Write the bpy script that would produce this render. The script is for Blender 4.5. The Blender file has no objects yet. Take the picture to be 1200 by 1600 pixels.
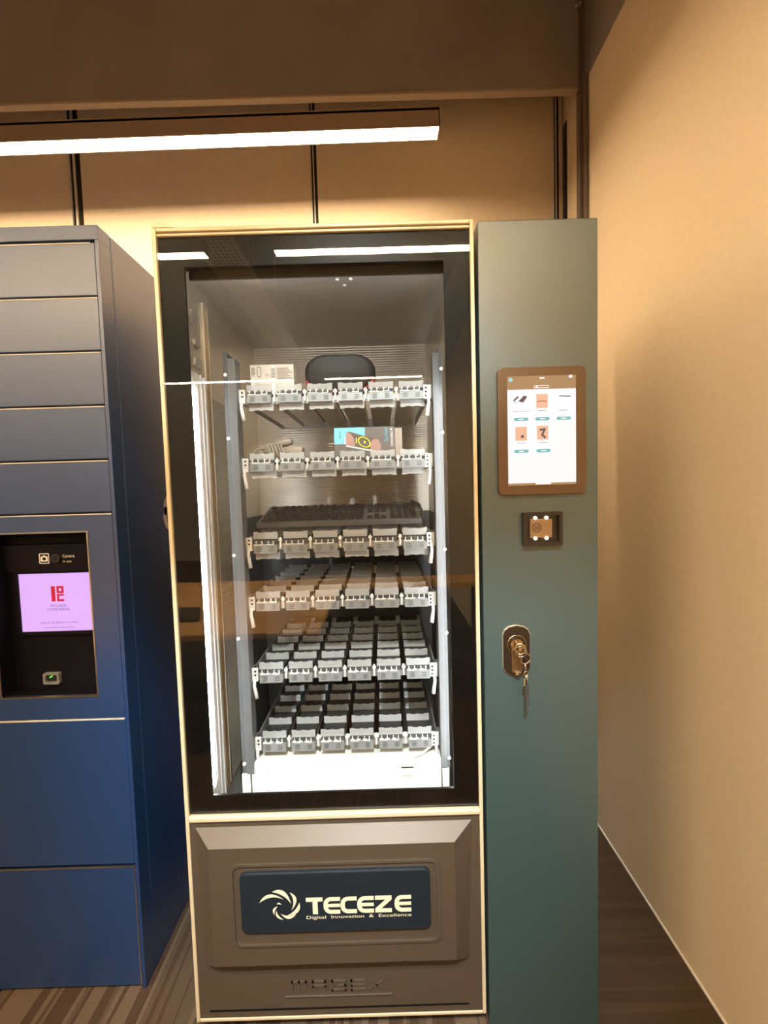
import bpy, bmesh, math, random
from mathutils import Vector, Matrix

random.seed(7)
SC = bpy.context.scene
COL = SC.collection

# ------------------------------------------------------------------ camera
F_PX, CAM_D, CAM_H = 650.0, 0.971, 1.36
PITCH, YAW, ROLL = -0.055, 0.001, -0.029
fw = Vector((math.sin(YAW) * math.cos(PITCH), math.cos(YAW) * math.cos(PITCH), math.sin(PITCH)))
r0 = Vector((math.cos(YAW), -math.sin(YAW), 0))
u0 = r0.cross(fw)
cr = math.cos(ROLL) * r0 + math.sin(ROLL) * u0
cu_ = -math.sin(ROLL) * r0 + math.cos(ROLL) * u0
cam = bpy.data.cameras.new('camera')
cam.sensor_fit = 'HORIZONTAL'
cam.sensor_width = 36.0
cam.lens = 36.0 * F_PX / 1200.0
cam.clip_start = 0.02
camo = bpy.data.objects.new('camera', cam)
COL.objects.link(camo)
m = Matrix((cr, cu_, -fw)).transposed().to_4x4()
m.translation = Vector((0, -CAM_D, CAM_H))
camo.matrix_world = m
SC.camera = camo

# ------------------------------------------------------------------ world, exposure, light levels
w = bpy.data.worlds.new('world')
SC.world = w
w.use_nodes = True
w.node_tree.nodes['Background'].inputs[0].default_value = (1.0, 0.66, 0.38, 1)
w.node_tree.nodes['Background'].inputs[1].default_value = 0.27
SC.view_settings.view_transform = 'Standard'
SC.view_settings.look = 'None'
SC.view_settings.gamma = 1.0
SC.view_settings.use_curve_mapping = False
SC.view_settings.exposure = 0.2
BAR_COL = (1.0, 0.745, 0.47)
BAR_WALL = 75.0      # linear lamp by the back wall
BAR_ROOM = 138.0      # linear lamps out in the room
LED_COL = (0.97, 0.98, 1.0)
LED_STR = 40.0
DOWN_W = 600.0        # added neutral spotlight, out of view, brightening the fronts

# ------------------------------------------------------------------ materials
MATS = {}
def pbr(name, col, rough=0.5, metal=0.0, spec=0.5, emit=None, estr=1.0, coat=0.0, coat_rough=0.1, alpha=1.0, ior=1.5):
    mt = bpy.data.materials.new(name)
    mt.use_nodes = True
    b = mt.node_tree.nodes['Principled BSDF']
    b.inputs['Base Color'].default_value = (*col, 1)
    b.inputs['Roughness'].default_value = rough
    b.inputs['Metallic'].default_value = metal
    b.inputs['Specular IOR Level'].default_value = spec
    b.inputs['IOR'].default_value = ior
    b.inputs['Coat Weight'].default_value = coat
    b.inputs['Coat Roughness'].default_value = coat_rough
    b.inputs['Alpha'].default_value = alpha
    if emit:
        b.inputs['Emission Color'].default_value = (*emit, 1)
        b.inputs['Emission Strength'].default_value = estr
    MATS[name] = mt
    return mt

def nodes(mt):
    return mt.node_tree.nodes, mt.node_tree.links, mt.node_tree.nodes['Principled BSDF']

def add_noise(mt, scale=(1, 1, 1), nscale=200, detail=3, cvar=0.0, bump=0.0, dist=0.001, rvar=0.0):
    """fine relief and slight colour variation in object space"""
    N, L, b = nodes(mt)
    tc = N.new('ShaderNodeTexCoord'); mp = N.new('ShaderNodeMapping'); nz = N.new('ShaderNodeTexNoise')
    mp.inputs['Scale'].default_value = scale
    nz.inputs['Scale'].default_value = nscale
    nz.inputs['Detail'].default_value = detail
    L.new(tc.outputs['Object'], mp.inputs[0]); L.new(mp.outputs[0], nz.inputs['Vector'])
    if cvar:
        base = list(b.inputs['Base Color'].default_value)[:3]
        rp = N.new('ShaderNodeValToRGB')
        rp.color_ramp.elements[0].position = 0.25
        rp.color_ramp.elements[1].position = 0.75
        rp.color_ramp.elements[0].color = (*[max(0, c * (1 - cvar)) for c in base], 1)
        rp.color_ramp.elements[1].color = (*[min(1, c * (1 + cvar)) for c in base], 1)
        L.new(nz.outputs['Fac'], rp.inputs[0]); L.new(rp.outputs[0], b.inputs['Base Color'])
    if bump:
        bp = N.new('ShaderNodeBump')
        bp.inputs['Strength'].default_value = bump
        bp.inputs['Distance'].default_value = dist
        L.new(nz.outputs['Fac'], bp.inputs['Height']); L.new(bp.outputs[0], b.inputs['Normal'])
    if rvar:
        mr = N.new('ShaderNodeMapRange')
        r = b.inputs['Roughness'].default_value
        mr.inputs['To Min'].default_value = max(0.02, r - rvar); mr.inputs['To Max'].default_value = min(1, r + rvar)
        L.new(nz.outputs['Fac'], mr.inputs[0]); L.new(mr.outputs[0], b.inputs['Roughness'])
    return mt

wall_m = add_noise(pbr('cream_wall_paint', (0.86, 0.71, 0.51), 0.75, spec=0.25), nscale=60, cvar=0.03, bump=0.05)
panel_m = add_noise(pbr('cream_wall_panel', (0.86, 0.71, 0.51), 0.6, spec=0.3), nscale=30, cvar=0.03, bump=0.03)
dark_m = add_noise(pbr('dark_ceiling_paint', (0.28, 0.245, 0.22), 0.7, spec=0.3), nscale=4, cvar=0.12)
post_m = pbr('dark_bronze_metal', (0.16, 0.12, 0.09), 0.45, spec=0.5)
lip_m = pbr('bulkhead_edge_lit', (0.34, 0.27, 0.20), 0.5)  # paler than the fascia, lamp light painted into the edge
strip_m = pbr('dark_joint_metal', (0.05, 0.04, 0.035), 0.3, metal=0.6)
bead_m = pbr('bright_aluminium_bead', (0.88, 0.82, 0.72), 0.3, metal=0.3)
lamp_m = pbr('lamp_housing_bronze', (0.30, 0.22, 0.16), 0.45, spec=0.5)
diff_m = pbr('lamp_diffuser_wall', (0.9, 0.9, 0.9), 0.5, emit=BAR_COL, estr=BAR_WALL)
diff2_m = pbr('lamp_diffuser_room', (0.9, 0.9, 0.9), 0.5, emit=BAR_COL, estr=BAR_ROOM)

locker_m = add_noise(pbr('navy_powder_coat', (0.001, 0.040, 0.160), 0.40, spec=0.5, ior=2.2), nscale=900, bump=0.12, dist=0.0006)
cab_m = add_noise(pbr('teal_powder_coat', (0.031, 0.074, 0.080), 0.40, spec=0.5, ior=2.2), nscale=900, bump=0.12, dist=0.0006)
silver_m = pbr('silver_edge', (0.85, 0.83, 0.80), 0.3, metal=1.0)
edge_m = pbr('pale_edge_highlight', (0.72, 0.68, 0.60), 0.4)
bayk_m = pbr('matt_black_bay', (0.006, 0.005, 0.008), 0.5, spec=0.15)
champ_m = pbr('champagne_door_frame', (0.82, 0.70, 0.48), 0.35, metal=0.15, spec=0.6)
brown_m = add_noise(pbr('bronze_grey_panel', (0.105, 0.080, 0.056), 0.46, metal=0.2, spec=0.5), nscale=700, bump=0.08, dist=0.0005)
body_m = pbr('dark_machine_shell', (0.06, 0.055, 0.05), 0.5)
black_m = pbr('black_glass_print', (0.004, 0.004, 0.004), 0.35, spec=0.2)
blackp_m = pbr('black_plastic', (0.012, 0.012, 0.013), 0.35)
rubber_m = pbr('black_belt_rubber', (0.018, 0.018, 0.02), 0.6)
plate_m = add_noise(pbr('dark_navy_plate', (0.010, 0.018, 0.028), 0.5), nscale=900, bump=0.05, dist=0.0004)
cream_m = pbr('cream_lettering', (0.90, 0.84, 0.62), 0.5)
steel_m = add_noise(pbr('brushed_steel', (0.80, 0.74, 0.64), 0.30, metal=0.75), scale=(0.8, 40, 40), nscale=4, detail=5, cvar=0.12, bump=0.22, dist=0.002, rvar=0.08)
def ribbed(mt, scale, strength):
    N, L, b = nodes(mt)
    tc = N.new('ShaderNodeTexCoord'); wv = N.new('ShaderNodeTexWave'); wv.wave_type = 'BANDS'; wv.bands_direction = 'Z'
    wv.inputs['Scale'].default_value = scale; wv.inputs['Distortion'].default_value = 0.8; wv.inputs['Detail'].default_value = 2; wv.inputs['Detail Scale'].default_value = 0.6
    bp = N.new('ShaderNodeBump'); bp.inputs['Strength'].default_value = strength; bp.inputs['Distance'].default_value = 0.002
    L.new(tc.outputs['Object'], wv.inputs['Vector']); L.new(wv.outputs['Fac'], bp.inputs['Height']); L.new(bp.outputs[0], b.inputs['Normal'])
    return mt
steelb_m = ribbed(pbr('ribbed_steel_back', (0.88, 0.80, 0.68), 0.28, metal=0.5), 36, 0.3)
liner_m = add_noise(pbr('grey_liner', (0.62, 0.61, 0.58), 0.38, metal=0.3), nscale=5, cvar=0.06)
galv_m = pbr('galvanised_rail', (0.62, 0.63, 0.64), 0.38, metal=0.7)
rail_m = pbr('grey_rail_paint', (0.13, 0.135, 0.14), 0.4)
darkrail_m = pbr('dark_grey_rail', (0.09, 0.095, 0.10), 0.45)
white_m = pbr('white_enamel', (0.86, 0.85, 0.81), 0.4)
alu_m = pbr('white_anodised_profile', (0.84, 0.85, 0.87), 0.35, metal=0.2)
led_m = pbr('cool_white_led', (0.9, 0.9, 0.9), 0.5, emit=LED_COL, estr=LED_STR)
greyp_m = pbr('grey_plastic_holder', (0.24, 0.25, 0.26), 0.4)
clip_m = pbr('white_plastic_clip', (0.80, 0.80, 0.79), 0.4)
paddle_m = pbr('frosted_clear_plastic', (0.66, 0.68, 0.70), 0.3, alpha=0.48)
brass_m = pbr('aged_brass', (0.72, 0.55, 0.33), 0.25, metal=1.0)
chrome_m = pbr('chrome', (0.85, 0.80, 0.74), 0.15, metal=1.0)
tagd_m = pbr('dark_leather_tag', (0.05, 0.045, 0.04), 0.6)
tanp_m = pbr('tan_strip', (0.60, 0.45, 0.28), 0.5)

def emis(name, col, s=1.0):
    return pbr(name, tuple(c * 0.1 for c in col), 0.25, spec=0.3, emit=col, estr=s)

def glass_material(name, ior, tint):
    mt = bpy.data.materials.new(name); mt.use_nodes = True
    N, L = mt.node_tree.nodes, mt.node_tree.links
    for n in list(N):
        if n.type != 'OUTPUT_MATERIAL': N.remove(n)
    out = [n for n in N if n.type == 'OUTPUT_MATERIAL'][0]
    tr = N.new('ShaderNodeBsdfTransparent'); gl = N.new('ShaderNodeBsdfGlossy'); mx = N.new('ShaderNodeMixShader'); lw = N.new('ShaderNodeLayerWeight')
    pw = N.new('ShaderNodeMath'); pw.operation = 'POWER'; pw.inputs[1].default_value = 5.0
    ma = N.new('ShaderNodeMath'); ma.operation = 'MULTIPLY_ADD'; ma.inputs[1].default_value = 1.0 - ior; ma.inputs[2].default_value = ior
    tr.inputs[0].default_value = (*tint, 1); gl.inputs['Roughness'].default_value = 0.012
    lw.inputs['Blend'].default_value = 0.5
    L.new(lw.outputs['Facing'], pw.inputs[0]); L.new(pw.outputs[0], ma.inputs[0])
    L.new(ma.outputs[0], mx.inputs[0]); L.new(tr.outputs[0], mx.inputs[1]); L.new(gl.outputs[0], mx.inputs[2])
    L.new(mx.outputs[0], out.inputs[0])
    return mt
glass_m = glass_material('coated_door_glass', 0.058, (0.97, 0.98, 0.97))

def carpet_material(name, rot, cols, seed):
    mt = pbr(name, (0.1, 0.07, 0.05), 0.95, spec=0.1)
    N, L, b = nodes(mt)
    tc = N.new('ShaderNodeTexCoord'); mp = N.new('ShaderNodeMapping'); nz = N.new('ShaderNodeTexNoise')
    mp.inputs['Scale'].default_value = (1, 0.02, 1) if rot == 0 else (0.02, 1, 1)
    mp.inputs['Location'].default_value = (seed, seed * 1.7, 0)
    nz.inputs['Scale'].default_value = 15; nz.inputs['Detail'].default_value = 1
    rp = N.new('ShaderNodeValToRGB'); rp.color_ramp.interpolation = 'CONSTANT'
    els = rp.color_ramp.elements
    els[0].position = 0; els[0].color = (*cols[0], 1)
    els[1].position = 0.40; els[1].color = (*cols[1], 1)
    for p, c in ((0.48, cols[2]), (0.56, cols[0]), (0.63, cols[1])):
        e = els.new(p); e.color = (*c, 1)
    L.new(tc.outputs['Object'], mp.inputs[0]); L.new(mp.outputs[0], nz.inputs['Vector'])
    L.new(nz.outputs['Fac'], rp.inputs[0])
    n2 = N.new('ShaderNodeTexNoise'); n2.inputs['Scale'].default_value = 420; n2.inputs['Detail'].default_value = 2
    L.new(tc.outputs['Object'], n2.inputs['Vector'])
    mx = N.new('ShaderNodeMix'); mx.data_type = 'RGBA'; mx.blend_type = 'MULTIPLY'; mx.inputs[0].default_value = 0.75
    cr2 = N.new('ShaderNodeValToRGB'); cr2.color_ramp.elements[0].color = (0.4, 0.4, 0.4, 1); cr2.color_ramp.elements[1].color = (1.5, 1.5, 1.5, 1)
    L.new(n2.outputs['Fac'], cr2.inputs[0]); L.new(rp.outputs[0], mx.inputs[6]); L.new(cr2.outputs[0], mx.inputs[7])
    L.new(mx.outputs[2], b.inputs['Base Color'])
    bp = N.new('ShaderNodeBump'); bp.inputs['Strength'].default_value = 0.6; bp.inputs['Distance'].default_value = 0.003
    L.new(n2.outputs['Fac'], bp.inputs['Height']); L.new(bp.outputs[0], b.inputs['Normal'])
    return mt
CC = ((0.085, 0.055, 0.037), (0.16, 0.115, 0.08), (0.11, 0.08, 0.055))
CD = ((0.075, 0.05, 0.034), (0.09, 0.061, 0.042), (0.081, 0.055, 0.038))
carpet_a = carpet_material('striped_carpet', 0, CC, 1.3)
carpet_b = carpet_material('striped_carpet_turned', 1, CD, 4.1)

wood_m = add_noise(pbr('orange_wood', (0.95, 0.50, 0.15), 0.45), scale=(1, 9, 9), nscale=5, cvar=0.12)

# ------------------------------------------------------------------ mesh helpers
ORG = {}
class MB:
    """collects simple shapes in world coordinates and links them as one mesh object"""
    def __init__(s): s.bm = bmesh.new()
    def _merge(s, b):
        me = bpy.data.meshes.new('tmp'); b.to_mesh(me); b.free(); s.bm.from_mesh(me); bpy.data.meshes.remove(me)
    def box(s, x0, x1, y0, y1, z0, z1, bev=0.0, seg=2, rot=None):
        b = bmesh.new()
        bmesh.ops.create_cube(b, size=1.0)
        c = Vector(((x0 + x1) / 2, (y0 + y1) / 2, (z0 + z1) / 2))
        for v in b.verts: v.co = Vector((v.co.x * (x1 - x0), v.co.y * (y1 - y0), v.co.z * (z1 - z0)))
        if bev: bmesh.ops.bevel(b, geom=b.edges[:], offset=bev, segments=seg, profile=0.5, affect='EDGES')
        M = rot if rot else Matrix.Identity(3)
        for v in b.verts: v.co = M @ v.co + c
        s._merge(b); return s
    def prism(s, pts, y0, y1, plane='xz', bev=0.0):
        """extrude a 2-D outline; plane xz (depth along y), yz (depth along x) or xy (depth along z)"""
        def P(p, d):
            return {'xz': (p[0], d, p[1]), 'yz': (d, p[0], p[1]), 'xy': (p[0], p[1], d)}[plane]
        b = bmesh.new()
        a = [b.verts.new(P(p, y0)) for p in pts]; c = [b.verts.new(P(p, y1)) for p in pts]
        n = len(pts)
        f0 = b.faces.new(a); f1 = b.faces.new(c[::-1])
        for i in range(n): b.faces.new((a[i], c[i], c[(i + 1) % n], a[(i + 1) % n]))
        bmesh.ops.recalc_face_normals(b, faces=b.faces[:])
        if bev:
            ed = [e for e in b.edges if all(v in a for v in e.verts)]
            bmesh.ops.bevel(b, geom=ed, offset=bev, segments=2, profile=0.5, affect='EDGES')
        s._merge(b); return s
    def ring(s, outer, inner, y0, y1):
        """frame between two outlines of equal point count, xz plane"""
        b = bmesh.new(); n = len(outer)
        V = [[b.verts.new((p[0], y, p[1])) for p in L] for (L, y) in ((outer, y0), (inner, y0), (outer, y1), (inner, y1))]
        for i in range(n):
            j = (i + 1) % n
            b.faces.new((V[0][i], V[0][j], V[1][j], V[1][i])); b.faces.new((V[2][i], V[3][i], V[3][j], V[2][j]))
            b.faces.new((V[0][i], V[2][i], V[2][j], V[0][j])); b.faces.new((V[1][i], V[1][j], V[3][j], V[3][i]))
        bmesh.ops.recalc_face_normals(b, faces=b.faces[:])
        s._merge(b); return s
    def cyl(s, p0, p1, r, n=16, r1=None):
        return s.tube([p0, p1], r, n, r1)
    def tube(s, pts, r, n=10, r1=None, closed=False):
        pts = [Vector(p) for p in pts]; b = bmesh.new(); rings = []; k = len(pts)
        up = None
        for i, p in enumerate(pts):
            if closed: d = pts[(i + 1) % k] - pts[i - 1]
            else: d = pts[min(i + 1, k - 1)] - pts[max(i - 1, 0)]
            d.normalize()
            if up is None:
                up = Vector((0, 0, 1)) if abs(d.z) < 0.9 else Vector((1, 0, 0))
            a = d.cross(up); a.normalize(); up = a.cross(d); up.normalize()
            rr = r if r1 is None else r + (r1 - r) * i / max(1, k - 1)
            rings.append([b.verts.new(p + rr * (math.cos(t) * a + math.sin(t) * up)) for t in [2 * math.pi * q / n for q in range(n)]])
        for i in range(k if closed else k - 1):
            A, B = rings[i], rings[(i + 1) % k]
            for q in range(n): b.faces.new((A[q], A[(q + 1) % n], B[(q + 1) % n], B[q]))
        if not closed: b.faces.new(rings[0][::-1]); b.faces.new(rings[-1])
        bmesh.ops.recalc_face_normals(b, faces=b.faces[:])
        s._merge(b); return s
    def torus(s, c, R, r, normal=(0, 1, 0), n=24, m_=8):
        nv = Vector(normal).normalized(); a = nv.orthogonal().normalized(); d = nv.cross(a)
        pts = [Vector(c) + R * (math.cos(t) * a + math.sin(t) * d) for t in [2 * math.pi * i / n for i in range(n)]]
        return s.tube(pts, r, m_, closed=True)
    def poly(s, pts3):
        s.bm.faces.new([s.bm.verts.new(p) for p in pts3]); return s
    def flat(s, pts, y):
        """flat print facing the room (-y)"""
        return s.poly([(p[0], y, p[1]) for p in pts])
    def rect(s, x0, x1, z0, z1, y): return s.flat([(x0, z0), (x1, z0), (x1, z1), (x0, z1)], y)
    def strip(s, path, wd, y):
        """flat ribbon of width wd along a 2-D path"""
        n = len(path); L, R_ = [], []
        for i in range(n):
            a = Vector(path[max(i - 1, 0)]); b = Vector(path[min(i + 1, n - 1)])
            if 0 < i < n - 1:
                d1 = (Vector(path[i]) - a).normalized(); d2 = (b - Vector(path[i])).normalized()
                d = (d1 + d2).normalized(); k = 1 / max(0.4, d.dot(d1))
            else: d = (b - a).normalized(); k = 1
            nn = Vector((-d.y, d.x)) * wd / 2 * k; p = Vector(path[i])
            L.append(p + nn); R_.append(p - nn)
        for i in range(n - 1): s.flat([R_[i], R_[i + 1], L[i + 1], L[i]], y)
        return s
    def text(s, body, x0, x1, z0, z1, y, rot=0, keep=False):
        """print built-in lettering fitted into a box on a plane facing -y; rot=-90 reads downwards"""
        cu = bpy.data.curves.new('t', 'FONT'); cu.body = body
        o = bpy.data.objects.new('t', cu); COL.objects.link(o)
        dg = bpy.context.evaluated_depsgraph_get(); me = bpy.data.meshes.new_from_object(o.evaluated_get(dg))
        vs = [v.co.copy() for v in me.vertices]; fs = [tuple(p.vertices) for p in me.polygons]
        bpy.data.objects.remove(o); bpy.data.curves.remove(cu); bpy.data.meshes.remove(me)
        if rot == -90: vs = [Vector((v.y, -v.x, 0)) for v in vs]
        a0, a1 = min(v.x for v in vs), max(v.x for v in vs); b0, b1 = min(v.y for v in vs), max(v.y for v in vs)
        nv = [s.bm.verts.new((x0 + (v.x - a0) / (a1 - a0) * (x1 - x0), y, z0 + (v.y - b0) / (b1 - b0) * (z1 - z0))) for v in vs]
        for f in fs:
            try: s.bm.faces.new([nv[i] for i in f])
            except ValueError: pass
        return s
    def build(s, name, mat, parent=None, origin=None, smooth=False, rot=None):
        me = bpy.data.meshes.new(name)
        if parent is not None: org = ORG[parent]
        elif origin is not None: org = Vector(origin)
        else:
            xs = [v.co for v in s.bm.verts]
            org = Vector(((min(v.x for v in xs) + max(v.x for v in xs)) / 2, (min(v.y for v in xs) + max(v.y for v in xs)) / 2, min(v.z for v in xs)))
        for v in s.bm.verts: v.co -= org
        s.bm.to_mesh(me); s.bm.free()
        me.materials.append(mat)
        if smooth:
            for p in me.polygons: p.use_smooth = True
        o = bpy.data.objects.new(name, me); COL.objects.link(o)
        ORG[o] = org
        if parent is not None: o.parent = parent
        else: o.location = org
        return o

def copy_part(o, dx, parent=None, mat=None):
    c = o.copy(); COL.objects.link(c); c.parent = parent if parent is not None else o.parent
    c.location = o.location + Vector(dx); ORG[c] = ORG.get(o, Vector()) + Vector(dx)
    return c
def tag(o, label, cat, group=None):
    o['label'] = label; o['category'] = cat
    if group: o['group'] = group
    return o
def thing(name, label, cat, loc, group=None):
    o = bpy.data.objects.new(name, None); COL.objects.link(o); o.location = loc; o.empty_display_size = 0.1
    ORG[o] = Vector(loc); return tag(o, label, cat, group)
def struct(o): o['kind'] = 'structure'; return o
def rrect(x0, x1, z0, z1, r, n=6):
    pts = []
    for cx, cz, a in ((x1 - r, z0 + r, -90), (x1 - r, z1 - r, 0), (x0 + r, z1 - r, 90), (x0 + r, z0 + r, 180)):
        for i in range(n + 1):
            t = math.radians(a + 90 * i / n); pts.append((cx + r * math.cos(t), cz + r * math.sin(t)))
    return pts

# ------------------------------------------------------------------ the room
WX, BY = 0.818, 0.908            # right wall, back wall
floor = struct(MB().box(-7, WX + 0.3, -7.6, 1.1, -0.10, -0.008).build('floor', pbr('dark_carpet', (0.03, 0.022, 0.016), 0.95)))
for i in range(-6, 3):
    for j in range(-4, 2):
        cx, cy = 0.318 + 0.25 + 0.5 * i, 0.323 + 0.25 + 0.5 * j
        x1 = min(cx + 0.2495, WX); y1 = min(cy + 0.2495, BY)
        if x1 - cx < -0.2:
            continue
        MB().box(cx - 0.2495, x1, cy - 0.2495, y1, -0.008, 0).build('carpet_tile', carpet_a if i < 0 else carpet_b, parent=floor)

wr = MB()
wr.box(WX, WX + 0.2, -7.6, BY + 0.2, -0.008, 2.892)
struct(wr.build('wall_right', wall_m))
struct(MB().box(WX - 0.004, WX + 0.2, -7.6, 0.72, 2.892, 3.7).build('wall_right_upper', dark_m))
struct(MB().box(WX + 0.006, WX + 0.2, 0.72, BY + 0.2, 2.897, 3.7).build('wall_right_recess', wall_m))
struct(MB().box(WX - 0.004, WX, -7.6, BY, 0.0, 0.006).build('lit_floor_edge', white_m))  # white strip paints in the lit edge where wall meets floor
wb = struct(MB().box(-7, WX + 0.05, BY + 0.014, BY + 0.2, -0.008, 3.7).build('wall_back', strip_m))
XS = ((-2.324, .014), (-1.292, .026), (-0.260, .014), (0.789, .014))
xa = -3.36
for xs, hw in XS + ((WX + .02, .02),):
    MB().box(xa, xs - hw, BY, BY + 0.014, 0, 3.7, bev=0.0015).build('wall_panel', panel_m, parent=wb)
    xa = xs + hw
for xs, hw in XS:
    MB().box(xs - hw, xs + hw, BY + 0.004, BY + 0.0135, 0, 3.7).build('joint_strip', strip_m, parent=wb)
    MB().box(xs - hw * .15, xs + hw * .15, BY - 0.003, BY + 0.004, 0, 3.7).build('joint_bead', bead_m, parent=wb)
    MB().box(xs - hw, xs - hw * .70, BY - 0.004, BY + 0.004, 0, 3.7).build('joint_bead', bead_m, parent=wb)
struct(MB().box(WX - 0.003, WX, BY - 0.045, BY - 0.008, 0, 2.885).build('trim_2', strip_m))
struct(MB().box(-7, WX + 0.2, -7.6, 1.1, 3.7, 3.8).build('ceiling', dark_m))
# dark bulkhead with its lower edge, and the post in the corner
bk = thing('ceiling_bulkhead', 'dark brown bulkhead panel across the top above the linear lamp', 'bulkhead', (-1.5, 0.7, 2.86))
MB().box(-4, 0.792, 0.70, 0.722, 2.872, 3.7).build('fascia', dark_m, parent=bk)
MB().box(-4, 0.792, 0.697, 0.726, 2.858, 2.872, bev=0.004).build('edge_rail', lip_m, parent=bk)
po = thing('corner_post', 'slim dark metal post in the corner above the teal cabinet', 'post', (0.812, 0.715, 0))
MB().box(0.794, 0.817, 0.70, 0.73, 0, 3.7, bev=0.004).build('upright', post_m, parent=po)
MB().box(0.806, 0.8175, 0.675, 0.70, 0, 2.9, bev=0.002).build('flange', post_m, parent=po)
MB().box(0.772, 0.800, 0.685, 0.70, 3.145, 3.16, bev=0.003, rot=Matrix.Rotation(-0.6, 3, 'Y')).build('clip', silver_m, parent=po)

# ------------------------------------------------------------------ linear lamps
def linear_lamp(x0, x1, y, z, dm, label):
    t = thing('linear_lamp', label, 'lamp', ((x0 + x1) / 2, y, z), 'linear ceiling lamps')
    h = MB().box(x0, x1, y - 0.031, y - 0.027, z, z + 0.062).box(x0, x1, y + 0.027, y + 0.031, z, z + 0.062).box(x0, x1, y - 0.031, y + 0.031, z + 0.054, z + 0.066)
    h.build('housing', lamp_m, parent=t)
    MB().box(x0, x0 + 0.004, y - 0.031, y + 0.031, z - 0.0005, z + 0.066).build('end_cap', lamp_m, parent=t)
    MB().box(x1 - 0.004, x1, y - 0.031, y + 0.031, z - 0.0005, z + 0.066).build('end_cap', lamp_m, parent=t)
    MB().box(x0 + 0.004, x1 - 0.004, y - 0.027, y + 0.027, z + 0.001, z + 0.02).build('diffuser', dm, parent=t)
    for xx in ((x0 + 0.45, x1 - 0.45) if y < 0 else ()):
        MB().cyl((xx, y, z + 0.066), (xx, y, 3.7), 0.002, 6).build('hanging_cable', silver_m, parent=t)
    for xx in (() if y < 0 else (x0 + 0.1, x0 + 0.4)):
        MB().tube([(xx, y + 0.02, z + 0.06), (xx, 0.70, z + 0.16), (xx, 0.712, z + 0.225)], 0.006, 8).build('bracket', lamp_m, parent=t)
    return t
wl = linear_lamp(-1.95, 0.238, 0.596, 2.622, diff_m, 'long glowing linear lamp hung just below the dark bulkhead')
wl.rotation_euler.y = -0.008
linear_lamp(-2.5, -0.90, -1.31, 2.63, diff2_m, 'linear lamp mirrored at the top left of the machine glass')
linear_lamp(-0.54, 0.78, -1.31, 2.63, diff2_m, 'linear lamp mirrored along the top right of the machine glass')
linear_lamp(-2.6, -0.98, -3.84, 2.63, diff2_m, 'linear lamp mirrored as the thin left line in the glass')
linear_lamp(-4.6, -2.85, -1.31, 2.63, diff2_m, 'unseen linear lamp added further left for bounce light, in line with the near row')  # this lamp and the next are unseen, added to raise the bounce light
linear_lamp(-4.6, -2.95, -3.84, 2.63, diff2_m, 'unseen linear lamp added further left for bounce light, in line with the far row')
linear_lamp(-0.634, 0.487, -3.84, 2.63, diff2_m, 'linear lamp mirrored as the thin right line over the black case')

# spotlight added out of view to brighten the locker and cabinet fronts
dl = thing('fill_spotlight', 'added unseen spotlight brightening the locker and cabinet fronts', 'lamp', (-0.10, -1.95, 3.30))
aim = (Vector((-.10, 0, 1.00)) - Vector((-.10, -1.95, 3.30))).normalized()
e1 = Vector((1, 0, 0)); e2 = aim.cross(e1).normalized(); c0 = Vector((-.10, -1.95, 3.30))
can = MB()
P = lambda r, t, k: tuple(c0 + aim * k + e1 * (r * math.cos(t)) + e2 * (r * math.sin(t)))
for i in range(24):
    a, b_ = 2 * math.pi * i / 24, 2 * math.pi * (i + 1) / 24
    can.poly([P(.055, a, .03), P(.055, b_, .03), P(.055, b_, -.12), P(.055, a, -.12)]); can.poly([P(.048, a, .03), P(.048, a, -.11), P(.048, b_, -.11), P(.048, b_, .03)])
    can.poly([P(.048, a, .03), P(.048, b_, .03), P(.055, b_, .03), P(.055, a, .03)]); can.poly([P(0, a, -.12), P(.055, a, -.12), P(.055, b_, -.12)])
can.build('can', lamp_m, parent=dl)
MB().cyl(P(0, 0, -.10), (-.10, -2.03, 3.70), .01, 10).build('stem', lamp_m, parent=dl)
spl = bpy.data.lights.new('spot', 'SPOT'); spl.energy = DOWN_W; spl.color = (0.84, 0.95, 1.0); spl.spot_size = math.radians(33); spl.spot_blend = 1.0; spl.shadow_soft_size = 0.045
so = bpy.data.objects.new('fill_spot', spl); COL.objects.link(so); so.parent = dl; so.location = aim * 0.02
so.rotation_euler = aim.to_track_quat('-Z', 'Y').to_euler()

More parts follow.
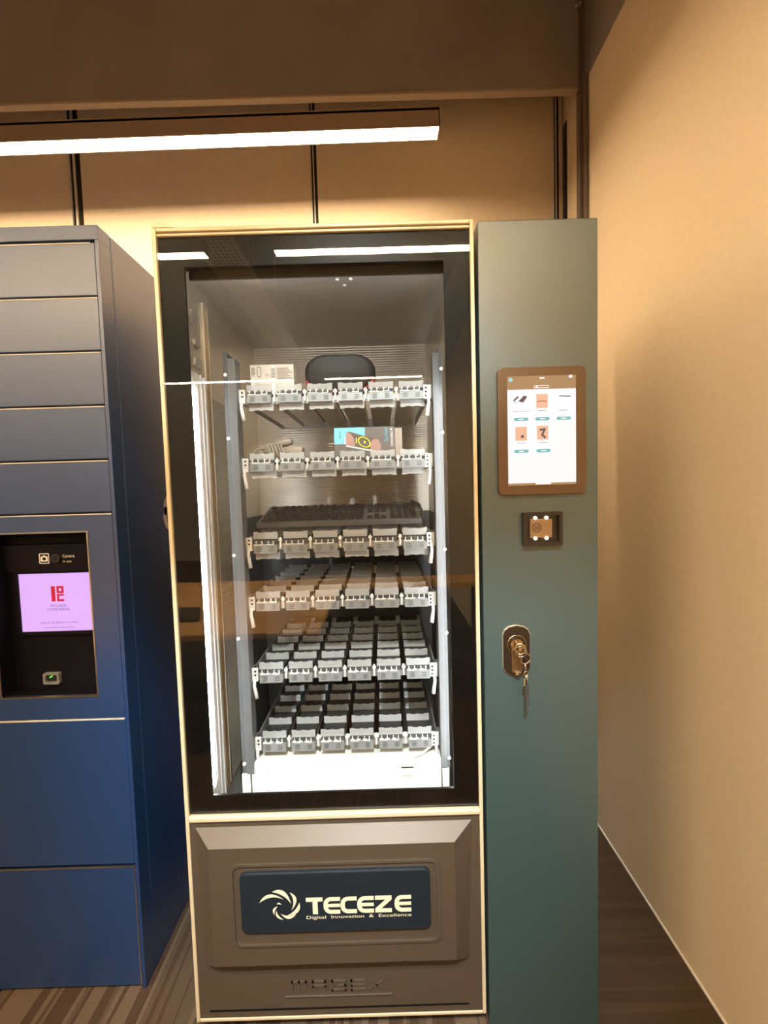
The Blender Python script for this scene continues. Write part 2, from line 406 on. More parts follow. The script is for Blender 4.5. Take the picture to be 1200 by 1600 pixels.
# ------------------------------------------------------------------ parcel locker
LXR, LY, LZ = -0.694, 0.107, 2.04
lk = thing('parcel_locker', 'tall navy blue parcel locker with a touch screen kiosk, left of the vending machine', 'locker', (-1.1, LY + 0.3, 0))
LXL = -1.52
bodym = MB()
bodym.box(LXL, LXR, LY + 0.05, LY + 0.62, 0.0, LZ, bev=0.002)
bodym.build('body', locker_m, parent=lk)
ff = MB()
ff.box(LXL, LXR, LY, LY + 0.047, 2.004, LZ, bev=0.0015)                                  # header
for a, b in ((LXR - 0.010, LXR), (-1.117, -1.099), (LXL, LXL + 0.01)):
    ff.box(a, b, LY, LY + 0.047, 0.0, 2.004, bev=0.0012)
ff.build('face_frame', locker_m, parent=lk)
zs = [2.000, 1.866, 1.731, 1.595, 1.457, 1.320]
for cx0, cx1 in ((-1.098, LXR - 0.011), (LXL + 0.011, -1.118)):
    for k in range(5):
        MB().box(cx0, cx1, LY + 0.001, LY + 0.045, zs[k + 1] + 0.0025, zs[k] - 0.0025, bev=0.0018).build('compartment_door', locker_m, parent=lk)
    MB().box(cx0, cx1, LY + 0.001, LY + 0.045, 0.3635, 0.769, bev=0.0018).build('compartment_door', locker_m, parent=lk)
    d = MB().box(cx0, cx1, LY + 0.001, LY + 0.045, 0.010, 0.354, bev=0.0018).build('base_door', locker_m, parent=lk)
    MB().box(cx0 + 0.002, cx1 - 0.001, LY - 0.001, LY + 0.003, 0.3545, 0.358).box(cx1 - 0.002, cx1 + 0.0008, LY - 0.001, LY + 0.003, 0.012, 0.3545).build('edge_glint', silver_m, parent=d)  # silver strips stand in for light on the door's top and right edges
    if cx0 < -1.2:
        MB().box(cx0, cx1, LY + 0.001, LY + 0.045, 0.7735, 1.3175, bev=0.0018).build('compartment_door', locker_m, parent=lk)
# pale strips paint in the light caught by the door tops
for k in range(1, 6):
    MB().box(-1.097, LXR - 0.012, LY + 0.0002, LY + 0.012, zs[k] - 0.0046, zs[k] - 0.0018).build('edge_highlight', edge_m, parent=lk)
MB().box(-1.097, LXR - 0.012, LY + 0.0002, LY + 0.012, 0.7675, 0.7708).build('edge_highlight', edge_m, parent=lk)
MB().box(-1.097, LXR - 0.022, LY + 0.0002, LY + 0.012, 1.9948, 1.998).build('edge_highlight', edge_m, parent=lk)
# kiosk: panel with a recessed black bay
kx0, kx1, kz0, kz1 = -1.028, -0.772, 0.834, 1.272
kp = MB()
kp.box(-1.098, kx0, LY + 0.001, LY + 0.05, 0.7735, 1.3175).box(kx1, LXR - 0.011, LY + 0.001, LY + 0.05, 0.7735, 1.3175)
kp.box(kx0, kx1, LY + 0.001, LY + 0.05, kz1, 1.3175).box(kx0, kx1, LY + 0.001, LY + 0.05, 0.7735, kz0)
kio = kp.build('kiosk_panel', locker_m, parent=lk)
MB().ring([(kx0 - .002, kz0 - .002), (kx1 + .002, kz0 - .002), (kx1 + .002, kz1 + .002), (kx0 - .002, kz1 + .002)],
          [(kx0 + .0015, kz0 + .0015), (kx1 - .0015, kz0 + .0015), (kx1 - .0015, kz1 - .0015), (kx0 + .0015, kz1 - .0015)], LY - 0.001, LY + 0.008).build('bay_edge', silver_m, parent=kio)
bay = MB()
bay.box(kx0, kx1, LY + 0.045, LY + 0.0495, kz0, kz1)
bay.box(kx0, kx0 + .002, LY + 0.002, LY + 0.046, kz0, kz1).box(kx1 - .002, kx1, LY + 0.002, LY + 0.046, kz0, kz1)
bay.box(kx0, kx1, LY + 0.002, LY + 0.046, kz1 - .002, kz1).box(kx0, kx1, LY + 0.008, LY + 0.046, kz0, kz0 + .002)
bay.build('recess', bayk_m, parent=kio)
KY = LY + 0.0445
MB().box(kx0 + .004, kx1 - .004, KY - 0.010, KY, 1.162, 1.238, bev=0.002).build('camera_bar', bayk_m, parent=kio)
MB().ring([(-1.006, .990), (-.776, .990), (-.776, 1.167), (-1.006, 1.167)], [(-.995, .999), (-.780, .999), (-.780, 1.159), (-.995, 1.159)], KY - 0.008, KY).build('screen_bezel', bayk_m, parent=kio)
kscr = emis('lilac_screen', (0.68, 0.40, 0.86), 0.95)
MB().rect(-.995, -.780, .999, 1.159, KY - 0.003).build('screen', kscr, parent=kio)
red_m = emis('red_logo', (0.55, 0.02, 0.04), 1.0); ink_m = emis('dark_screen_ink', (0.16, 0.09, 0.28), 1.0)
KS = KY - 0.004
lg = MB()
cx, cz = -0.892, 1.102
lg.rect(cx - .017, cx - .006, cz - .021, cz + .021, KS)
lg.ring([(cx - .002, cz + .001), (cx + .017, cz + .001), (cx + .017, cz + .021), (cx - .002, cz + .021)], [(cx + .004, cz + .007), (cx + .011, cz + .007), (cx + .011, cz + .015), (cx + .004, cz + .015)], KS, KS + .0005)
lg.rect(cx - .002, cx + .004, cz - .021, cz - .001, KS).rect(cx + .004, cx + .017, cz - .006, cz - .001, KS).rect(cx + .004, cx + .017, cz - .021, cz - .015, KS)
lg.build('screen_logo', red_m, parent=kio)
for tx, hw, za, zb2 in (('PACKAGE', .021, 1.066, 1.0725), ('CONCIERGE', .030, 1.056, 1.0625), ('TOUCH SCREEN TO START', .052, 1.020, 1.0245)):
    MB().text(tx, cx - hw, cx + hw, za, zb2, KS).build('screen_text', ink_m, parent=kio)
MB().rect(cx - .042, cx + .042, 1.0085, 1.0095, KS).build('screen_line', ink_m, parent=kio)
cwhite = pbr('white_print', (0.85, 0.82, 0.74), 0.5)
CB = KY - 0.0106
MB().text('Camera', -.866, -.834, 1.2015, 1.2095, CB).build('camera_text', cwhite, parent=kio)
MB().text('in use', -.866, -.843, 1.188, 1.194, CB).build('camera_text', cwhite, parent=kio)
ic = MB()
ic.ring(rrect(-.929, -.902, 1.186, 1.214, .003, 3), rrect(-.927, -.904, 1.188, 1.212, .0025, 3), CB - .0004, CB)
ic.ring(rrect(-.925, -.906, 1.192, 1.206, .002, 3), rrect(-.9205, -.9105, 1.195, 1.2035, .0035, 3), CB - .0004, CB)
ic.rect(-.919, -.912, 1.206, 1.2085, CB)
ic.build('camera_icon', cwhite, parent=kio)
cl = MB().cyl((-.884, CB, 1.200), (-.884, CB - .004, 1.200), .012, 24).build('camera_lens', pbr('lens_ring', (0.03, 0.03, 0.03), 0.3), parent=kio)
MB().cyl((-.884, CB - .004, 1.200), (-.884, CB - .005, 1.200), .006, 20).build('lens_glass', pbr('lens_glass', (0.01, 0.01, 0.02), 0.05, spec=1.0), parent=kio)
MB().ring(rrect(-.944, -.900, .853, .884, .004, 3), rrect(-.938, -.906, .859, .879, .003, 3), KY - .010, KY).build('reader_frame', pbr('grey_bezel', (0.35, 0.34, 0.32), 0.4, metal=0.5), parent=kio)
MB().box(-.938, -.906, KY - .004, KY - .001, .859, .879).build('reader_window', blackp_m, parent=kio)
MB().flat([(-.930, .868), (-.920, .873), (-.922, .876), (-.931, .872)], KY - .0045).build('reader_light', emis('green_glow', (0.10, 0.75, 0.08), 1.2), parent=kio)
# decal on the locker side
decal_m = pbr('pink_white_decal', (0.80, 0.62, 0.58), 0.5)
def arc_band(cy_, cz_, R1, R2, a0, a1, off=0.0, n=14):
    o = [(cy_ + R1 * math.cos(math.radians(a0 + (a1 - a0) * i / n)), cz_ + R1 * math.sin(math.radians(a0 + (a1 - a0) * i / n))) for i in range(n + 1)]
    q = [(cy_ + off + R2 * math.cos(math.radians(a0 + (a1 - a0) * i / n)), cz_ + R2 * math.sin(math.radians(a0 + (a1 - a0) * i / n))) for i in range(n + 1)]
    return o, q
for args in ((.395, 1.318, .052, .040, 110, 205, .006), (.390, 1.293, .052, .040, 140, 235, .008)):
    sd = MB(); o, q = arc_band(*args)
    for i in range(len(o) - 1):
        sd.poly([(LXR + .0006, *o[i]), (LXR + .0006, *q[i]), (LXR + .0006, *q[i + 1]), (LXR + .0006, *o[i + 1])])
    sd.build('decal_blade', decal_m, parent=lk)
sd = MB(); tm = MB().text('TECEZE', 0, .040, .965, 1.205, 0, rot=-90)
for f in tm.bm.faces:
    sd.poly([(LXR + .0006, .366 + v.co.x, v.co.z) for v in f.verts])
tm.bm.free()
sd.build('decal_lettering', decal_m, parent=lk)

# ------------------------------------------------------------------ vending machine
XL, XR, ZT, ZB, ZD = -0.505, 0.2215, 1.962, 0.040, 0.576
vm = thing('vending_machine', 'tall glass-fronted vending machine with bronze lower panel between locker and teal cabinet', 'vending machine', ((XL + XR) / 2, 0.3, 0))
DEP = 0.62
sh = MB()
sh.box(XL + .004, -.468, .052, DEP, ZB, ZT - .006).box(.178, XR - .004, .052, DEP, ZB, ZT - .006)
sh.box(XL + .004, XR - .004, .052, DEP, 1.905, ZT - .006).box(XL + .004, XR - .004, .052, DEP, ZB, .46).box(XL + .004, XR - .004, DEP - .015, DEP, ZB, ZT - .006)
sh.build('shell', body_m, parent=vm)
for fx in (XL + .06, XR - .06):
    for fy in (.08, .54):
        MB().cyl((fx, fy, 0), (fx, fy, ZB), .022, 16).build('foot', blackp_m, parent=vm)
# door frame
fr = MB()
fr.box(XL, XL + .009, 0, .05, ZB, ZT, bev=.002).box(XR - .009, XR, 0, .05, ZB, ZT, bev=.002)
fr.box(XL + .009, XR - .009, 0, .05, ZT - .009, ZT, bev=.002).box(XL + .009, XR - .009, 0, .05, ZB, ZB + .008, bev=.002)
fr.build('door_frame', champ_m, parent=vm)
MB().box(XL + .009, XR - .009, -.004, .05, ZD - .012, ZD + .001, bev=.003).build('door_rail', champ_m, parent=vm)
MB().box(XL + .009, XR - .009, .002, .010, ZT - .018, ZT - .0115, bev=.002).build('top_trim', champ_m, parent=vm)
MB().prism([(XL + .002, ZT), (XL + .052, ZT), (XL + .040, ZT + .009), (XL + .010, ZT + .011), (XL + .002, ZT + .008)], .0, .05, bev=.001).build('hinge_cover', champ_m, parent=vm)
GX0, GX1, GZ0, GZ1 = XL + .0095, XR - .0095, ZD + .0015, ZT - .0095
wx0, wx1, wz0, wz1 = -.438, .153, .624, 1.878
MB().box(GX0, GX1, .003, .0075, GZ0, GZ1).build('glass_pane', glass_m, parent=vm)
MB().ring([(GX0, GZ0), (GX1, GZ0), (GX1, GZ1), (GX0, GZ1)], [(wx0, wz0), (wx1, wz0), (wx1, wz1), (wx0, wz1)], .008, .013).build('black_border', black_m, parent=vm)
e = .011
MB().ring([(wx0 - .004, wz0 - .004), (wx1 + .004, wz0 - .004), (wx1 + .004, wz1 + .004), (wx0 - .004, wz1 + .004)],
          [(wx0 - .001, wz0 - .001), (wx1 + .001, wz0 - .001), (wx1 + .001, wz1 + .001), (wx0 - .001, wz1 + .001)], .0132, .016).build('window_seal', pbr('grey_seal', (0.03, 0.03, 0.03), 0.4), parent=vm)
MB().ring([(GX0, GZ0), (GX1, GZ0), (GX1, GZ1), (GX0, GZ1)], [(wx0 - .020, wz0 - .036), (wx1 + .014, wz0 - .036), (wx1 + .014, wz1 + .012), (wx0 - .020, wz1 + .012)], .0165, .05).build('inner_door', black_m, parent=vm)
# cabinet interior
IX0, IX1, IY, IZ0, IZ1 = -.462, .172, .598, .47, 1.893
ZS = 1.275
MB().box(IX0 - .005, IX1 + .005, IY, IY + .006, ZS, IZ1).build('back_liner', steelb_m, parent=vm)
MB().box(IX0 - .005, IX1 + .005, IY - .004, IY + .006, IZ0, ZS).build('back_liner_dark', darkrail_m, parent=vm)  # lower back wall in dark grey
for xa, xb in ((IX0 - .005, IX0), (IX1, IX1 + .005)):
    MB().box(xa, xb, .051, IY, ZS, IZ1).build('side_liner', steel_m, parent=vm)
    MB().box(xa, xb, .051, .26, IZ0, ZS).build('side_liner', steel_m, parent=vm)
    MB().box(xa, xb, .26, IY, IZ0, ZS).build('side_liner_dark', darkrail_m, parent=vm)  # lower rear side wall in dark grey
MB().box(IX0, IX1, .051, IY, IZ1, IZ1 + .005).build('ceiling_liner', liner_m, parent=vm)
MB().box(IX0, IX1, .051, IY, IZ0 - .005, IZ0).build('floor_liner', darkrail_m, parent=vm)
for dx, dy in ((-.081, .083), (-.100, .113), (-.066, .112), (-.085, .142)):
    MB().cyl((dx, dy, IZ1), (dx, dy, IZ1 - .004), .0045, 12).build('ceiling_dot', white_m, parent=vm)  # small white discs on the ceiling liner
# ribbed white light profile on the left, slim one on the right
pf = MB().box(IX0 + .0005, IX0 + .007, .052, .128, .54, 1.66)
for yy in (.056, .072, .096, .118):
    pf.box(IX0 + .007, IX0 + .012, yy, yy + .005, .54, 1.66)
pf.build('light_profile', alu_m, parent=vm)
MB().box(IX0 + .0005, IX0 + .005, .052, .06, 1.66, 1.80, bev=.002).box(IX0 + .0005, IX0 + .009, .075, .118, 1.68, 1.70, bev=.003).box(IX0 + .0005, IX0 + .009, .08, .11, 1.73, 1.745, bev=.003).cyl((IX0 + .001, .085, 1.80), (IX0 + .008, .085, 1.80), .016, 16).build('wiring_bracket', galv_m, parent=vm)
MB().box(IX0 + .0002, IX0 + .0022, .1285, .30, .54, 1.62).build('mirrored_ribs', ribbed(pbr('tan_mirrored_ribs', (0.62, 0.55, 0.45), 0.4, metal=0.2), 55, 0.5), parent=vm)  # tan ribs drawn in place of the trays' reflection in the wall
MB().box(IX0 + .0025, IX0 + .004, .150, .172, .54, 1.86).build('tan_strip', tanp_m, parent=vm)
MB().box(IX0 + .0005, IX0 + .005, .146, .149, .54, 1.86).box(IX0 + .0005, IX0 + .005, .173, .176, .54, 1.86).build('strip_edge', bead_m, parent=vm)
MB().box(IX1 - .006, IX1 - .0005, .060, .085, .54, 1.80).build('light_profile', alu_m, parent=vm)
MB().box(IX1 - .004, IX1 - .0005, .090, .110, .54, 1.86).build('tan_strip', tanp_m, parent=vm)
# the LED strips, on the door's inner face behind the black border
MB().box(-.456, -.447, .0505, .0535, .62, 1.62).build('led_strip', led_m, parent=vm)
MB().box(.160, .168, .0505, .0535, .62, 1.62).build('led_strip', led_m, parent=vm)
MB().box(-.40, .12, .0505, .0535, .576, .582).build('led_strip', pbr('shelf_fill_led', (0.9, 0.9, 0.9), 0.5, emit=LED_COL, estr=9.0), parent=vm)  # extra strip out of sight, added to brighten the white shelf
MB().box(-.40, .12, .0520, .0550, 1.8835, 1.8885).build('led_strip', pbr('top_fill_led', (0.9, 0.9, 0.9), 0.5, emit=LED_COL, estr=22.0), parent=vm)  # hidden strip added to brighten the upper interior
MB().box(-.445, .160, .045, .0505, 1.868, 1.893).build('led_cover', darkrail_m, parent=vm)
# uprights
for x0, x1, s in ((-.396, -.364, 1), (.134, .158, -1)):
    xa, xb = (x0, x0 + .012) if s > 0 else (x1 - .008, x1)
    xc, xd = (x0 + .012, x1) if s > 0 else (x0, x1 - .008)
    up = MB().box(xc, xd, .098, .135, .612, 1.70, bev=.001).build('upright', rail_m, parent=vm)
    MB().box(xa, xb, .102, .16, .612, 1.715).build('rail_web', darkrail_m, parent=up)
    for zz in (.64, .98, 1.20, 1.50, 1.66):
        MB().cyl((xa + .006, .103, zz), (xa + .006, .098, zz), .0045, 10).build('screw', white_m, parent=up)
# white drop shelf at the bottom
ds = MB()
ds.box(-.372, .134, .100, .106, .500, .634, bev=.001).box(-.372, .134, .100, .20, .634, .640, bev=.001)
ds.box(-.372, .134, .195, .20, .640, .655)
ds.build('delivery_shelf', white_m, parent=vm)
for xx, zz in ((-.362, .620), (-.325, .620), (.095, .612), (.124, .614)):
    MB().cyl((xx, .1005, zz), (xx, .098, zz), .0035, 10).build('shelf_screw', galv_m, parent=vm)
for xa, xb in ((-.398, -.376), (.137, .155)): MB().box(xa, xb, .098, .13, .53, .612, bev=.001).build('rail_foot', white_m, parent=vm)
ms = MB().box(.027, .060, .086, .100, .606, .640, bev=.0015).box(.027, .060, .09, .118, .640, .648, bev=.001).build('sensor_block', clip_m, parent=vm)
MB().box(.0275, .0595, .0850, .0862, .6255, .6285).build('sensor_slot', pbr('brown_black', (0.04, 0.025, 0.02), 0.5), parent=ms)
MB().tube([(.060, .10, .645), (.085, .11, .648), (.11, .125, .658), (.128, .13, .668)], .003, 8).build('sensor_cable', white_m, parent=ms, smooth=True)

# lower panel
lp = MB()
lp.box(XL + .0095, XR - .0095, .002, .05, ZB + .0085, ZD - .0125)
b = lp.bm
A = [(-.482, .548), (.193, .548), (.193, .072), (-.482, .072)]
B = [(-.439, .520), (.145, .520), (.145, .223), (-.439, .223)]  # raised face, rim, plate and logo coordinates scaled about the camera
C2 = [(-.458, .186), (.158, .186), (.158, .085), (-.458, .085)]
def frus(mb, A, B, ya, yb):
    bb = mb.bm
    va = [bb.verts.new((p[0], ya, p[1])) for p in A]; vb = [bb.verts.new((p[0], yb, p[1])) for p in B]
    bb.faces.new(vb[::-1])
    for i in range(4): bb.faces.new((va[i], vb[i], vb[(i + 1) % 4], va[(i + 1) % 4]))
frus(lp, [(-.482, .548), (.193, .548), (.182, .190), (-.474, .190)], B, .002, -.030)
bmesh.ops.recalc_face_normals(lp.bm, faces=lp.bm.faces[:])
low = lp.build('lower_panel', brown_m, parent=vm)
PY = -.030
rim = MB().ring(rrect(-.389, .107, .274, .482, .021), rrect(-.383, .101, .280, .476, .017), PY - .004, PY + .002)
rim.build('plate_rim', brown_m, parent=low)
MB().prism(rrect(-.366, .0845, .3136, .4634, .0155), PY - .009, PY, bev=.003).build('logo_plate', plate_m, parent=low)
LYY = PY - .0096
def e_letter(mb, x, zb, wd, h, t):
    r = h * .30
    path = [(x + wd, zb + h - t / 2)]
    for i in range(7):
        a = math.radians(90 + 90 * i / 6); path.append((x + t / 2 + r + r * math.cos(a), zb + h - t / 2 - r + r * math.sin(a)))
    for i in range(7):
        a = math.radians(180 + 90 * i / 6); path.append((x + t / 2 + r + r * math.cos(a), zb + t / 2 + r + r * math.sin(a)))
    path.append((x + wd, zb + t / 2))
    mb.strip(path, t, LYY)
let = MB(); zb_, h_, t_ = .3600, .0418, .0101
pitch = [(-.2102, .0394), (-.1690, .0394), (-.1286, .0384), (-.0893, .0394), (-.0470, .0394), (-.0010, .0394)]
x, wd = pitch[0]; let.rect(x, x + wd, zb_ + h_ - t_, zb_ + h_, LYY).rect(x + .0155, x + .0275, zb_, zb_ + h_ - t_, LYY)
for k in (1, 3, 5):
    x, wd = pitch[k]; e_letter(let, x, zb_, wd, h_, t_); let.rect(x + .008, x + wd, zb_ + h_ / 2 - t_ * .42, zb_ + h_ / 2 + t_ * .42, LYY - .0001)
x, wd = pitch[2]; e_letter(let, x, zb_, wd, h_, t_)
x, wd = pitch[4]; let.rect(x, x + wd, zb_ + h_ - t_, zb_ + h_, LYY).rect(x, x + wd, zb_, zb_ + t_, LYY).flat([(x, zb_ + t_), (x + .015, zb_ + t_), (x + wd, zb_ + h_ - t_), (x + wd - .015, zb_ + h_ - t_)], LYY - .0001)
let.build('logo_lettering', cream_m, parent=low)
MB().text('Digital  Innovation  &  Excellence', -.2102, .0384, .3462, .3563, LYY).build('logo_tagline', cream_m, parent=low)
SX = .0975 / 290.0
def LP(p): return (-.3206 + (p[0] - 68) * SX, .4254 - (p[1] - 80) * SX)
def bez(a, c, d, n=10): return [((1 - t) ** 2 * a[0] + 2 * t * (1 - t) * c[0] + t * t * d[0], (1 - t) ** 2 * a[1] + 2 * t * (1 - t) * c[1] + t * t * d[1]) for t in [i / n for i in range(n + 1)]]
BL = [((68, 180), (125, 65), (242, 158), (150, 112)), ((160, 100), (260, 45), (292, 192), (250, 118)), ((283, 106), (375, 145), (290, 243), (330, 170)),
      ((350, 184), (372, 275), (262, 276), (322, 252)), ((325, 268), (270, 340), (216, 264), (258, 290)), ((236, 308), (165, 300), (187, 238), (190, 280)),
      ((172, 272), (140, 222), (197, 207), (172, 232)), ((188, 192), (208, 168), (224, 196), (208, 190))]
for a, c1, d, c2 in BL:
    o = bez(a, c1, d); q = bez(a, c2, d); mb = MB()
    for i in range(10):
        P4 = [LP(o[i]), LP(o[i + 1]), LP(q[i + 1]), LP(q[i])]
        mb.flat(P4[::-1], LYY)
    mb.build('logo_blade', cream_m, parent=low)
MB().box(-.470, .178, .0005, .003, .0665, .0695).build('base_groove', black_m, parent=low)
# embossed maker's lettering and underline
eb = MB(); EY = .0015
def bar(x0, z0, x1, z1, t=.0045):
    L = math.hypot(x1 - x0, z1 - z0); ang = math.atan2(z1 - z0, x1 - x0)
    eb.box((x0 + x1) / 2 - L / 2 - t / 2, (x0 + x1) / 2 + L / 2 + t / 2, EY - .0022, EY + .001, (z0 + z1) / 2 - t / 2, (z0 + z1) / 2 + t / 2, rot=Matrix.Rotation(-ang, 3, 'Y'))
z0, z1, zm = .116, .139, .1275
x = -.262
for seg in ((0, z0, 0, z1), (0, z1, .034, z1), (.017, z0, .017, z1), (.034, z0, .034, z1)): bar(x + seg[0], seg[1], x + seg[2], seg[3])
x = -.210
for seg in ((0, z0, 0, z1), (0, z1, .030, z1), (.030, z0, .030, z1), (0, zm, .030, zm)): bar(x + seg[0], seg[1], x + seg[2], seg[3])
x = -.162
for seg in ((0, z0, 0, z1), (0, z1, .032, z1), (0, z0, .032, z0), (.032, z0, .032, zm), (.014, zm, .032, zm)): bar(x + seg[0], seg[1], x + seg[2], seg[3])
x = -.114
for seg in ((0, z0, 0, z1), (0, z1, .032, z1), (0, z0, .032, z0), (0, zm, .030, zm)): bar(x + seg[0], seg[1], x + seg[2], seg[3])
x = -.068
for seg in ((0, z0, .034, z1), (0, z1, .034, z0)): bar(x + seg[0], seg[1], x + seg[2], seg[3])
eb.build('embossed_name', brown_m, parent=low)
MB().box(-.280, -.012, EY - .003, EY + .001, .0995, .1035, bev=.001).build('embossed_line', brown_m, parent=low)

# ------------------------------------------------------------------ product trays
LANE0, PITCH_X, PW, PH = -.314, .079, .064, .0170
TY = .118
def paddle_mesh():
    mb = MB(); hw = PW / 2
    pts = [(-hw, 0), (hw, 0), (hw, PH), (hw * .62, PH), (hw * .56, PH - .002), (hw * .15, PH - .002), (hw * .10, PH - .0005), (-hw * .10, PH - .0005), (-hw * .15, PH - .002), (-hw * .56, PH - .002), (-hw * .62, PH), (-hw, PH)]
    mb.prism(pts, -.0012, .0012)
    mb.box(-hw, hw, -.0025, .0035, -.002, .0015)
    for xx in (-hw + .001, -.0005, hw - .002): mb.box(xx, xx + .001, -.002, -.0012, .001, PH - .002)
    me = bpy.data.meshes.new('paddle'); mb.bm.to_mesh(me); mb.bm.free(); me.materials.append(paddle_m); return me
PADDLE = paddle_mesh()
def holder_mesh():
    mb = MB(); hw = PW / 2 - .001
    mb.prism([(-.0, 0), (.012, 0), (.012, .021), (.004, .021)], -hw, hw, plane='yz')
    me = bpy.data.meshes.new('label_holder'); mb.bm.to_mesh(me); mb.bm.free(); me.materials.append(greyp_m); return me
HOLDER = holder_mesh()
def slot_mesh():
    mb = MB(); hw = PW / 2
    for cx in (0,):
        for dz in (.006, .0105, .015):
            y = -.0006 + dz / .021 * .004
            mb.box(cx - .006, cx + .006, y - .0003, y + .001, dz - .0008, dz + .0008)
    me = bpy.data.meshes.new('holder_slot'); mb.bm.to_mesh(me); mb.bm.free(); me.materials.append(darkrail_m); return me
SLOT = slot_mesh()
def mech_mesh(which):
    mb = MB(); hw = PW / 2
    if which == 0:
        mb.box(-hw, hw, .008, .012, 0, .013)
        for cx in (-.020, -.003, .014): mb.box(cx, cx + .006, .003, .009, .002, .012)
    else:
        mb.box(-.030, -.008, .0005, .008, 0, .0028); mb.box(-.008, .004, .004, .008, 0, .0028); mb.box(.004, .022, .0005, .008, 0, .0028)
        for cx in (-.026, -.011, .006, .019): mb.box(cx, cx + .0025, .002, .009, .0028, .011)
    me = bpy.data.meshes.new('belt_roller'); mb.bm.to_mesh(me); mb.bm.free(); me.materials.append((darkrail_m, clip_m)[which]); return me
MECH, BITS = mech_mesh(0), mech_mesh(1)
def inst(name, me, parent, loc):
    o = bpy.data.objects.new(name, me); COL.objects.link(o); o.parent = parent; o.location = loc; ORG[o] = ORG[parent] + Vector(loc); return o
TRAYS = [(1.620, 0, True, 'topmost tray, holding the white box and the black case'),
         (1.444, 0, True, 'second tray from the top, holding the power bank box'),
         (1.237, 3, True, 'third tray from the top, under the black keyboard'),
         (1.078, 7, False, 'fourth tray from the top with rows of clear paddles close together'),
         (0.885, 6, False, 'second lowest tray with clear paddles, above the bottom one'),
         (0.694, 5, False, 'lowest tray with clear paddles, just above the white shelf')]
DEPTH = .455
GAP = {1.620: .008, 1.444: .008, 1.237: .016, 1.078: .011}
for bz, rows, hang, lab in TRAYS:
    g = GAP.get(bz, .0135)
    t = thing('product_tray', lab, 'tray', (-.117, TY, bz), 'belt trays in the vending machine')
    O = Vector((-.117, TY, bz))
    sf = MB()
    sf.box(-.3615, -.3595, TY + .004, TY + DEPTH, bz - .030, bz + .006).box(.125, .127, TY + .004, TY + DEPTH, bz - .030, bz + .006)
    sf.box(-.3595, .125, TY + .012, TY + .018, bz - .030, bz - .012)
    sf.box(-.3595, .125, TY + DEPTH - .004, TY + DEPTH, bz - .030, bz - .002)
    sf.build('tray_frame', galv_m, parent=t)
    lane = MB().box(LANE0 - PW / 2 + .001, LANE0 + PW / 2 - .001, TY + .018, TY + DEPTH - .006, bz - .026, bz - .012)
    lane = lane.build('lane_channel', steel_m, parent=t)
    belt = MB().box(LANE0 - PW / 2 + .001, LANE0 + PW / 2 - .001, TY + .014, TY + DEPTH - .004, bz - .012, bz, bev=.003).build('belt', rubber_m, parent=t)
    for k in range(6):
        dx = k * PITCH_X
        if k:
            copy_part(lane, (dx, 0, 0)); copy_part(belt, (dx, 0, 0))
        xk = LANE0 + dx - O.x
        m_ = inst('belt_roller', MECH, t, (xk, .001, -g)); inst('roller_guide', BITS, m_, (0, 0, 0))
        h = inst('label_holder', HOLDER, t, (xk, -.001, -g - .021))
        inst('holder_slot', SLOT, h, (-.016, 0, 0)); inst('holder_slot', SLOT, h, (.016, 0, 0))
        nr = max(1, rows)
        for r in range(nr):
            inst('paddle', PADDLE, t, (xk, .008 + .0655 * r, .0022))
        if hang:
            p = inst('paddle', PADDLE, t, (xk + .003, .012, -g - .022)); p.rotation_euler = (math.pi, 0, 0)
        if k < 5:
            MB().box(LANE0 + dx + .037, LANE0 + dx + .042, TY + .004, TY + .012, bz - .026, bz + .004, bev=.001).box(LANE0 + dx + .0345, LANE0 + dx + .0445, TY + .003, TY + .008, bz - .006, bz + .001, bev=.001).build('lane_clip', clip_m, parent=t)
    for sx, s in ((-.3585, -1), (.124, 1)):
        br = MB()
        xa, xb = (sx - .012, sx + .010) if s < 0 else (sx - .012, sx + .008)
        br.box(xa, xb, TY - .001, TY + .006, bz - .030, bz + .006, bev=.0015)
        brk = br.build('end_bracket', clip_m, parent=t)
        hol = MB()
        for zz in (bz - .022, bz - .012, bz - .002):
            hol.cyl(((xa + xb) / 2 + .004 * s * -1, TY - .0016, zz), ((xa + xb) / 2 + .004 * s * -1, TY, zz), .0028, 10)
        hol.build('bracket_hole', blackp_m, parent=brk)
        lx = -.357 if s < 0 else .123
        MB().tube([(lx, TY - .002, bz - .020), (lx + .002 * s, TY - .003, bz - .040), (lx - .001 * s, TY - .004, bz - .056), (lx - .004 * s, TY - .005, bz - .074)], .0042, 8, .0054).build('release_lever', clip_m, parent=t, smooth=True)
        hx = sx - .022 if s < 0 else sx + .018
        MB().box(min(hx, sx), max(hx, sx), TY + .004, TY + .020, bz - .034, bz + .010, bev=.002).build('rail_hook', darkrail_m, parent=t)
        MB().cyl((hx, TY + .004, bz - .016), (hx, TY - .002, bz - .016), .0042, 10).build('hook_screw', white_m, parent=t)

